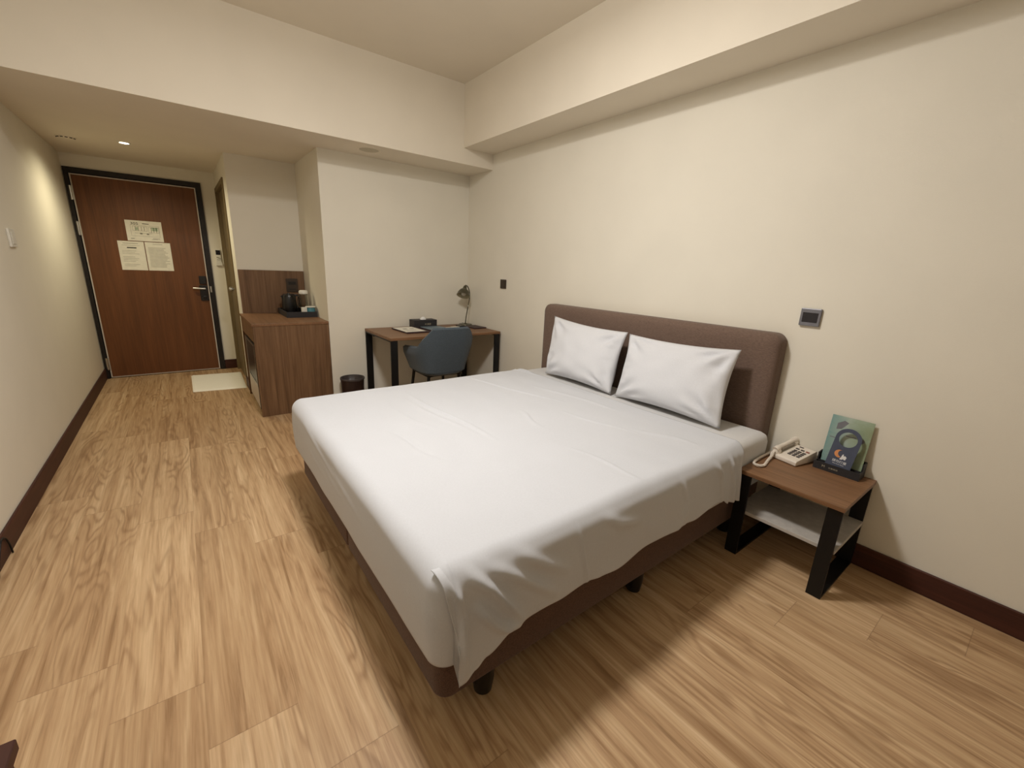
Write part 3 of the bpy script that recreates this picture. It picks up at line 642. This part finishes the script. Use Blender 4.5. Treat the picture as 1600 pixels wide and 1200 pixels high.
# top sheet
RC = 0.052; X0, Y0, Y1, XE = 1.196, 0.802, 2.590, 2.845
CREASES = [((1.80, 2.25), (1.835, 1.53), 0.007, 0.008), ((2.34, 2.46), (2.51, 1.80), 0.006, 0.007), ((2.41, 1.58), (2.49, 1.22), 0.006, 0.006), ((2.20, 1.74), (2.14, 1.50), 0.009, 0.004),
           ((2.08, 1.20), (2.10, 0.86), 0.006, 0.005), ((1.47, 1.82), (1.545, 1.44), 0.010, -0.005), ((2.79, 2.66), (2.91, 2.15), 0.008, 0.008), ((1.74, 2.20), (1.79, 1.60), 0.008, 0.004),
           ((2.74, 2.64), (2.84, 2.30), 0.008, 0.006), ((2.55, 1.20), (2.62, 0.95), 0.010, 0.006), ((1.60, 2.10), (1.66, 1.75), 0.012, 0.003), ((2.62, 2.05), (2.70, 1.50), 0.01, 0.005)]
def top_h(x, y):
    h = 0.006*noise.noise(Vector((x*2.2, y*1.3, 1.7))) + 0.0022*noise.noise(Vector((x*11, y*3.2, 4.1))) + 0.0035
    for (a, b, wd, ht) in CREASES:
        ax, ay = a; bx2, by2 = b; dx, dy = bx2-ax, by2-ay; L2 = dx*dx+dy*dy; s = ((x-ax)*dx+(y-ay)*dy)/L2
        if -0.15 < s < 1.15:
            qx, qy = ax+s*dx + 0.012*math.sin(s*5+ax*9), ay+s*dy; d2 = (x-qx)**2+(y-qy)**2
            e = math.sin(PI*min(1, max(0, (s+0.15)/1.3))); h += 1.35*ht*e*math.exp(-d2/(2*wd*wd))
    return h
def hem_z(x):
    pts = [(1.20, 0.236), (1.265, 0.240), (1.30, 0.262), (1.335, 0.285), (1.43, 0.325), (1.50, 0.329), (1.60, 0.334), (1.737, 0.345), (1.80, 0.335), (1.90, 0.325), (2.10, 0.345), (2.27, 0.338), (2.31, 0.352), (2.41, 0.340), (2.54, 0.355), (2.66, 0.345), (2.72, 0.318), (2.86, 0.305)]
    for (a, za), (b, zb) in zip(pts, pts[1:]):
        if x <= b:
            s = max(0, (x-a)/(b-a)); s = s*s*(3-2*s); return za + (zb-za)*s
    return pts[-1][1]
def prof(d):
    th = d/RC
    if th < PI/2: return RC*math.sin(th), RC*(1-math.cos(th))
    return RC, RC + d - RC*PI/2
FOLDS = [([(1.27, 0.575), (1.301, 0.555), (1.35, 0.500), (1.403, 0.431), (1.46, 0.349)], 0.014, 0.016), ([(1.32, 0.575), (1.346, 0.56), (1.405, 0.525), (1.501, 0.447), (1.592, 0.372)], 0.016, 0.010),
         ([(1.30, 0.47), (1.325, 0.435), (1.354, 0.394), (1.391, 0.357), (1.446, 0.335)], 0.013, 0.015), ([(1.208, 0.56), (1.22, 0.48), (1.235, 0.40), (1.25, 0.30)], 0.007, 0.007),
         ([(1.235, 0.57), (1.252, 0.52), (1.262, 0.44), (1.262, 0.36), (1.268, 0.27)], 0.010, 0.013), ([(1.44, 0.575), (1.461, 0.56), (1.537, 0.50), (1.64, 0.434)], 0.018, 0.008),
         ([(1.700, 0.57), (1.715, 0.45), (1.735, 0.35)], 0.006, 0.005), ([(1.80, 0.57), (1.90, 0.50), (2.02, 0.47)], 0.020, 0.006), ([(2.30, 0.57), (2.33, 0.45), (2.31, 0.36)], 0.014, 0.006),
         ([(2.55, 0.575), (2.62, 0.48), (2.64, 0.36)], 0.014, 0.008), ([(2.70, 0.575), (2.74, 0.46), (2.76, 0.33)], 0.012, 0.009)]
def flap(x, d, dh):
    """point of the loose near side cloth at cloth distance d below the inner edge"""
    h, g = prof(d); tt = max(0, (g-0.02))/max(0.05, dh)
    yy = Y0 + RC - h; z = ZT + 0.003 - g
    f = -0.030*tt**0.8
    f += -0.004*tt*math.sin(x*11.0+0.6) - 0.001*tt*math.sin(x*27+1.2)
    for path, wd, amp in FOLDS:
        best = 9.0; bs = 0.0
        for q in range(len(path)-1):
            (ax, az), (bx2, bz2) = path[q], path[q+1]; dx, dz = bx2-ax, bz2-az; L2 = dx*dx+dz*dz
            sc = max(0.0, min(1.0, ((x-ax)*dx+(z-az)*dz)/L2)); dd = math.hypot(x-ax-sc*dx, z-az-sc*dz)
            if dd < best: best = dd; bs = (q+sc)/(len(path)-1)
        if best < wd*4: f -= 1.7*amp*math.exp(-(best/wd)**2)*min(1, bs*4)*min(1, (1-bs)*3+0.35)*min(1, g*16)
    f += -0.010*math.exp(-((x-2.79)/0.07)**2)*tt*math.sin(x*105)
    f += 0.004*noise.noise(Vector((x*9, g*9, 3.0)))*min(1, g*10)
    sq = min(1, g/0.10); 
    if x > 2.6: x -= 0.035*sq*(x-2.6)/0.245
    return Vector((x, yy + f, z))
def sheet():
    bm = nb()
    dF = RC*PI/2 + (ZT - RC - 0.290)
    NF, NX, NN, NT, NR = 28, 240, 46, 190, 24
    cols = [(-1, i/NF) for i in range(NF, 0, -1)] + [(0, i/NX) for i in range(NX+1)]
    rows = [(-1, j/NN) for j in range(NN, 0, -1)] + [(0, j/NT) for j in range(NT+1)] + [(1, j/NR) for j in range(1, NR+1)]
    G = []
    for (rk, rs) in rows:
        row = []
        for (ck, c_) in cols:
            x = X0+RC + (XE-X0-RC)*c_ if ck == 0 else X0+RC
            y = (Y0+RC) + (Y1-Y0-2*RC)*rs if rk == 0 else (Y0+RC if rk == -1 else Y1-RC)
            if rk == -1 and ck == 0:
                dh = ZT - hem_z(x); dm = RC*PI/2 + dh - RC
                p = flap(x, dm*rs, dh); e = min(1, rs*dm/RC); p.z += top_h(x, p.y)*(1-e)
            else:
                ddx = dF*c_ if ck == -1 else 0.0; ddy = dF*rs if rk != 0 else 0.0
                d = math.hypot(ddx, ddy)
                if d > 0:
                    ux, uy = -ddx/d, (ddy/d)*(1 if rk == 1 else -1)
                    if ck == -1 and rk != 0: d = max(ddx, ddy)
                    h, g = prof(d); bulge = 0.006*math.sin(PI*min(1, g/0.28))
                    px, py = x+ux*(h+bulge), y+uy*(h+bulge); zz = ZT + 0.003 - g
                    k = 1-min(1, d/RC); zz += top_h(px, py)*k
                    wv = 0.0035*noise.noise(Vector((px*7, py*5, zz*9)))*min(1, g*12)
                    if ck == -1:       # long shallow creases along the tucked foot side
                        for (yc, zc, L, hh) in ((1.95, 0.50, 0.35, 0.006), (1.75, 0.44, 0.16, 0.005), (2.05, 0.42, 0.2, 0.004), (1.55, 0.47, 0.2, 0.004)):
                            if abs(py-yc) < L: wv += hh*math.cos((py-yc)/L*PI/2)*math.exp(-((zz-zc-(py-yc)*0.12)/0.009)**2)
                    px += ux*wv; py += uy*wv; p = Vector((px, py, zz))
                else: p = Vector((x, y, ZT + 0.003 + top_h(x, y)))
            row.append(bm.verts.new(p))
        G.append(row)
    grid_faces(bm, G)
    # corner end of the loose flap, in front of the tucked foot side
    NC = 14; E = []
    for j in range(NN+1):
        rs = j/NN; row = []
        for i in range(NC+1):
            s = i/NC
            xs = X0+RC
            x_top = 1.205 + 0.062*min(1, rs*1.1)
            x = x_top + (xs-x_top)*s if x_top < xs else xs - (1-s)*0.004
            dh = ZT - hem_z(x); dm = RC*PI/2 + dh - RC
            p = flap(x, dm*rs, dh)
            p.y -= 0.006*(1-s) - 0.004*(1-s)**2
            if rs*dm < RC*1.2: p.z += 0.004*(1-s)
            row.append(G[NN-j][NF] if i == NC else bm.verts.new(p))
        E.append(row)
    grid_faces(bm, E)
    bmesh.ops.remove_doubles(bm, verts=bm.verts[:], dist=0.00005)
    return bm
sh_ = obj('bed_sheet', sheet(), M_sheet, smooth=False)
sh_.data.polygons.foreach_set('use_smooth', [True]*len(sh_.data.polygons))
so_ = sh_.modifiers.new('thickness', 'SOLIDIFY'); so_.thickness = 0.0025; so_.offset = 1.0
tag(sh_, 'white cotton top sheet draped over the bed with a loose corner', 'sheet')

# pillows
def pillow(bl, br, tl, tr, thick, seed, name_label):
    """corner points of the seam outline; front is the -x side"""
    bl, br, tl, tr = map(Vector, (bl, br, tl, tr)); nrm = (br-bl).cross(tl-bl).normalized()
    if nrm.x > 0: nrm = -nrm
    bm = nb(); n_ = 44; m_ = 32; sides = []
    for side in (1, -1):
        g = []
        for j in range(m_+1):
            row = []
            for i in range(n_+1):
                u, v = -1+2*i/n_, -1+2*j/m_
                pu = u*(1-0.055*(1-v*v)**1.0*abs(u)**3) ; pv = v*(1-0.085*(1-u*u)*abs(v)**3)
                a, b = (pu+1)/2, (pv+1)/2
                p = (bl*(1-a)+br*a)*(1-b) + (tl*(1-a)+tr*a)*b
                th = thick*0.5*((1-abs(u)**2.4)*(1-abs(v)**2.4))**0.55*(1.12 - 0.22*v)
                e = (1-u*u)*(1-v*v)
                wr = 0.0
                for cu, cv in ((-1, -1), (1, -1), (-1, 1), (1, 1)):
                    r = math.hypot(u-cu, (v-cv)*0.8); an = math.atan2(v-cv, u-cu); wr += 0.015*math.exp(-((r-0.35)/0.28)**2)*math.sin(an*11+seed+cu*2+cv)
                wr += 0.008*noise.noise(Vector((u*3.2+seed, v*2.6, side*3))) + 0.008*math.exp(-((abs(u)-0.82)/0.13)**2)*noise.noise(Vector((u*3, v*8, seed*1.7)))
                p = p + nrm*side*(th + wr*min(1, e*5))
                if side == -1 and (i in (0, n_) or j in (0, m_)): row.append(sides[0][j][i])
                else: row.append(bm.verts.new(p))
            g.append(row)
        sides.append(g); grid_faces(bm, g, side == -1)
    o = obj('pillow', bm, M_pillow, smooth=False); o.data.polygons.foreach_set('use_smooth', [True]*len(o.data.polygons))
    return tag(o, name_label, 'pillow', 'bed pillows')
pillow((2.925, 2.345, 0.582), (2.925, 1.705, 0.580), (3.075, 2.445, 1.005), (3.075, 1.735, 0.975), 0.15, 1.3, 'white pillow nearer the desk, left of the pair')
pillow((2.925, 1.67, 0.580), (2.925, 0.975, 0.582), (3.075, 1.72, 0.968), (3.075, 1.005, 0.985), 0.15, 4.1, 'white pillow nearer the nightstand, right of the pair')

# ------------------------------------------------------------------ nightstand
NZ = 0.456; nx0, nx1, ny0, ny1 = 2.822, 3.272, 0.374, 0.805
t = thing('nightstand', 'walnut topped nightstand with black loop frames and a pale shelf', 'nightstand', (3.05, 0.6, 0))
bm = rbox(nx0, nx1, ny0, ny1, NZ-0.02, NZ, 0.002, 2); obj('tabletop', bm, M_lamx, t)
for ya in (0.380, 0.748):
    bm = nb(); yb = ya+0.056; xa, xb = 2.838, 3.262
    box(bm, xa, xa+0.012, ya, yb, 0.012, NZ-0.032); box(bm, xb-0.012, xb, ya, yb, 0.012, NZ-0.032)
    box(bm, xa, xb, ya, yb, NZ-0.032, NZ-0.02); box(bm, xa, xb, ya, yb, 0, 0.012); obj('leg_frame', bm, M_black, t)
bm = rbox(2.852, 3.248, 0.376, 0.803, 0.225, 0.243, 0.0015, 1); obj('shelf', bm, M_shelf, t)

# telephone
t = thing('telephone', 'ivory push-button telephone on the nightstand by the bed', 'telephone', (3.188, 0.712, NZ), (0, 0, -0.20))
bm = nb(); prism(bm, [(-0.085, 0.0), (0.085, 0.0), (0.085, 0.050), (0.075, 0.054), (-0.078, 0.024), (-0.085, 0.018)], T(0, 0.058, 0.003, rx=PI/2), 0.133); bev(bm, 0.003, 2); body = obj('phone_body', bm, M_phone, t, smooth=True)
SL = math.atan2(0.030, 0.153)
PM = Matrix.Translation((-0.078, 0, 0.0275)) @ Matrix.Rotation(-SL, 4, 'Y')      # local x runs up the sloping face
def onface(bm, x0, x1, y0, y1, z0=0.0, z1=0.003):
    vs = box(bm, x0, x1, y0, y1, z0, z1)
    for v in vs: v.co = PM @ v.co
for r in range(4):
    for c in range(3):
        bm = nb(); onface(bm, 0.036+0.0165*r, 0.046+0.0165*r, -0.060+0.0215*c, -0.045+0.0215*c); obj('key', bm, M_key, body)
for c in range(3):
    bm = nb(); onface(bm, 0.110, 0.118, -0.064+0.025*c, -0.048+0.025*c); obj('function_key', bm, M_keyred if c == 0 else M_key, body)
bm = nb(); onface(bm, 0.137, 0.145, -0.02, 0.0, 0.0, 0.0015); obj('face_print', bm, M_key, body)
hs = crom([(-0.080, 0.038, 0.044), (-0.05, 0.038, 0.055), (0.0, 0.038, 0.064), (0.05, 0.038, 0.075), (0.086, 0.038, 0.077)], 6)
bm = nb(); tube(bm, hs, [0.016 if (i < 6 or i > 18) else 0.012 for i in range(len(hs))], 14)
lathe(bm, [(0.0, 0), (0.020, 0.0), (0.020, 0.018), (0.015, 0.026), (0, 0.026)], 20, T(-0.064, 0.038, 0.026)); lathe(bm, [(0.0, 0), (0.020, 0.0), (0.020, 0.02), (0.015, 0.026), (0, 0.026)], 20, T(0.070, 0.038, 0.050))
obj('handset', bm, M_phone, t, smooth=True)
bm = nb(); tube(bm, [(-0.050, 0.028, 0.046), (0.0, 0.027, 0.055), (0.060, 0.028, 0.064)], 0.007, 8); obj('handset_grip', bm, M_handset, t, smooth=True)
PMI = T(3.188, 0.712, NZ, rz=-0.20).inverted()
cp = crom([PMI @ Vector(q) for q in ((3.112, 0.768, NZ+0.036), (3.085, 0.766, NZ+0.016), (3.02, 0.757, NZ+0.010), (2.955, 0.745, NZ+0.009), (2.925, 0.758, NZ+0.009), (2.935, 0.785, NZ+0.009), (3.00, 0.796, NZ+0.009), (3.10, 0.797, NZ+0.010), (3.18, 0.795, NZ+0.010), (3.215, 0.780, NZ+0.010), (3.21, 0.765, NZ+0.012))], 36)
bm = nb(); hel = []
u, v = Vector((0, 0, 1)), None
for i, p in enumerate(cp):
    d = (cp[min(i+1, len(cp)-1)]-cp[max(i-1, 0)]).normalized(); v = d.cross(Vector((0, 0, 1))).normalized(); a = i*1.3
    hel.append(p + (Vector((0, 0, 1))*math.cos(a) + v*math.sin(a))*0.0052)
tube(bm, hel, 0.0024, 6); tube(bm, cp, 0.0042, 6); obj('coiled_cord', bm, M_phone, t, smooth=True)

# organiser box with door hanger and leaflet
ox0, ox1, oy0, oy1 = 3.174, 3.262, 0.422, 0.608
t = thing('organiser_box', 'black leatherette organiser box on the nightstand by the wall', 'organiser', (3.217, 0.523, NZ))
bm = nb(); th = 0.005
box(bm, ox0, ox1, oy0, oy1, NZ, NZ+0.005)
box(bm, ox0, ox0+th, oy0, oy1, NZ+0.005, NZ+0.038); box(bm, ox1-th, ox1, oy0, oy1, NZ+0.005, NZ+0.075)
for ya in (oy0, oy1-th):
    prism(bm, [(0, 0), (ox1-ox0-2*th, 0), (ox1-ox0-2*th, 0.070), (0.036, 0.066), (0.036, 0.033), (0, 0.033)], T(ox0+th, ya+th, NZ+0.005, rx=PI/2), th)
box(bm, ox0+0.040, ox0+0.044, oy0+th, oy1-th, NZ+0.005, NZ+0.036)
obj('box_body', bm, M_dark, t)
MXn = Matrix(((0, 0, -1, 0), (-1, 0, 0, 0), (0, 1, 0, 0), (0, 0, 0, 1)))       # text facing -x, reading towards -y
text_mesh('M', 0.016, Matrix.Translation((ox0-0.0004, 0.566, NZ+0.021)) @ MXn, M_gold, 'logo', t, squash=1.1)
text_mesh('文華商旅', 0.0085, Matrix.Translation((ox0-0.0004, 0.526, NZ+0.019)) @ MXn, M_gold, 'box_print', t, squash=1.15)
# leaflet: local x to the right (-y world), local y up
def card_frame(p0, ytop, lean):
    # p0 bottom centre, lean = angle back from vertical towards +x
    ux = Vector((0, -1, 0)); uy = Vector((math.sin(lean), 0, math.cos(lean))); uz = ux.cross(uy)
    return Matrix(((ux.x, uy.x, uz.x, p0[0]), (ux.y, uy.y, uz.y, p0[1]), (ux.z, uy.z, uz.z, p0[2]), (0, 0, 0, 1)))
LM = card_frame((3.2265, 0.515, NZ+0.006), 0, 0.125)
t = bpy.data.objects.new('leaflet', None); COL.objects.link(t); t.matrix_world = LM; ORG[t.name] = Vector(); tag(t, 'teal and green printed leaflet leaning on the wall behind the door hanger', 'leaflet')
bm = nb(); box(bm, 0, 0.166, 0, 0.262, 0, 0.0012); bmesh.ops.translate(bm, verts=bm.verts[:], vec=(0, 0, 0))
ob = obj('leaflet_sheet', bm, M_leaf, t); ob.location = (-0.083, 0, 0)
for pts in ([(-0.055, 0.225), (-0.030, 0.243), (-0.012, 0.235), (-0.035, 0.20), (-0.055, 0.195)], arc(0.052, 0.165, 0.012, 0, 2*PI, 12)[:-1], [(-0.072, 0.150), (-0.050, 0.150), (-0.050, 0.154), (-0.072, 0.154)], [(-0.01, 0.170), (0.03, 0.170), (0.03, 0.175), (-0.01, 0.175)]):
    bm = nb(); prism(bm, pts, T(0, 0, 0.0013), 0.0004); obj('print', bm, M_plate, t)
HM = card_frame((3.1855, 0.518, NZ+0.0095), 0, 0.185) @ Matrix.Rotation(-0.075, 4, 'Z')
t = bpy.data.objects.new('door_hanger', None); COL.objects.link(t); t.matrix_world = HM; ORG[t.name] = Vector(); tag(t, 'slate blue door hanger card with a round hole in the organiser box', 'door hanger')
bm = nb()
outer = [(-0.051, 0.0), (0.051, 0.0), (0.051, 0.166)] + arc(0, 0.166, 0.051, 0, PI, 24)[1:-1] + [(-0.051, 0.166)]
hole = arc(0, 0.163, 0.036, -PI/2, 1.5*PI, 28)[:-1]
def ring_plate(bm, outer, hole, z0, z1):
    vo = [bm.verts.new((x, y, z0)) for x, y in outer]; vh = [bm.verts.new((x, y, z0)) for x, y in hole]
    es = [bm.edges.new((vo[i], vo[(i+1) % len(vo)])) for i in range(len(vo))] + [bm.edges.new((vh[i], vh[(i+1) % len(vh)])) for i in range(len(vh))]
    r = bmesh.ops.triangle_fill(bm, edges=es, use_beauty=True); fs = [f for f in r['geom'] if isinstance(f, bmesh.types.BMFace)]
    r2 = bmesh.ops.extrude_face_region(bm, geom=fs); bmesh.ops.translate(bm, verts=[v for v in r2['geom'] if isinstance(v, bmesh.types.BMVert)], vec=(0, 0, z1-z0))
ring_plate(bm, outer, hole, 0, 0.0012); obj('card', bm, M_card, t)
bm = nb(); prism(bm, arc(-0.012, 0.088, 0.019, PI*0.42, PI*1.62, 16) + arc(0.0, 0.092, 0.017, PI*1.45, PI*0.62, 12), T(0, 0, 0.0013), 0.0004); obj('moon_print', bm, M_orange, t)
bm = nb(); prism(bm, [(-0.004, 0.063), (0.006, 0.064), (0.010, 0.070), (0.013, 0.066), (0.019, 0.067), (0.021, 0.080), (0.014, 0.086), (0.008, 0.082), (0.006, 0.092), (0.002, 0.088), (0.000, 0.076)], T(0, 0, 0.0017), 0.0004); obj('figure_print', bm, M_whitep, t)
text_mesh('請勿打擾', 0.0145, T(0, 0.050, 0.0014), M_whitep, 'card_text', t)
text_mesh('Please do not disturb', 0.0062, T(-0.001, 0.0375, 0.0014), M_whitep, 'card_subtext', t, squash=0.85)
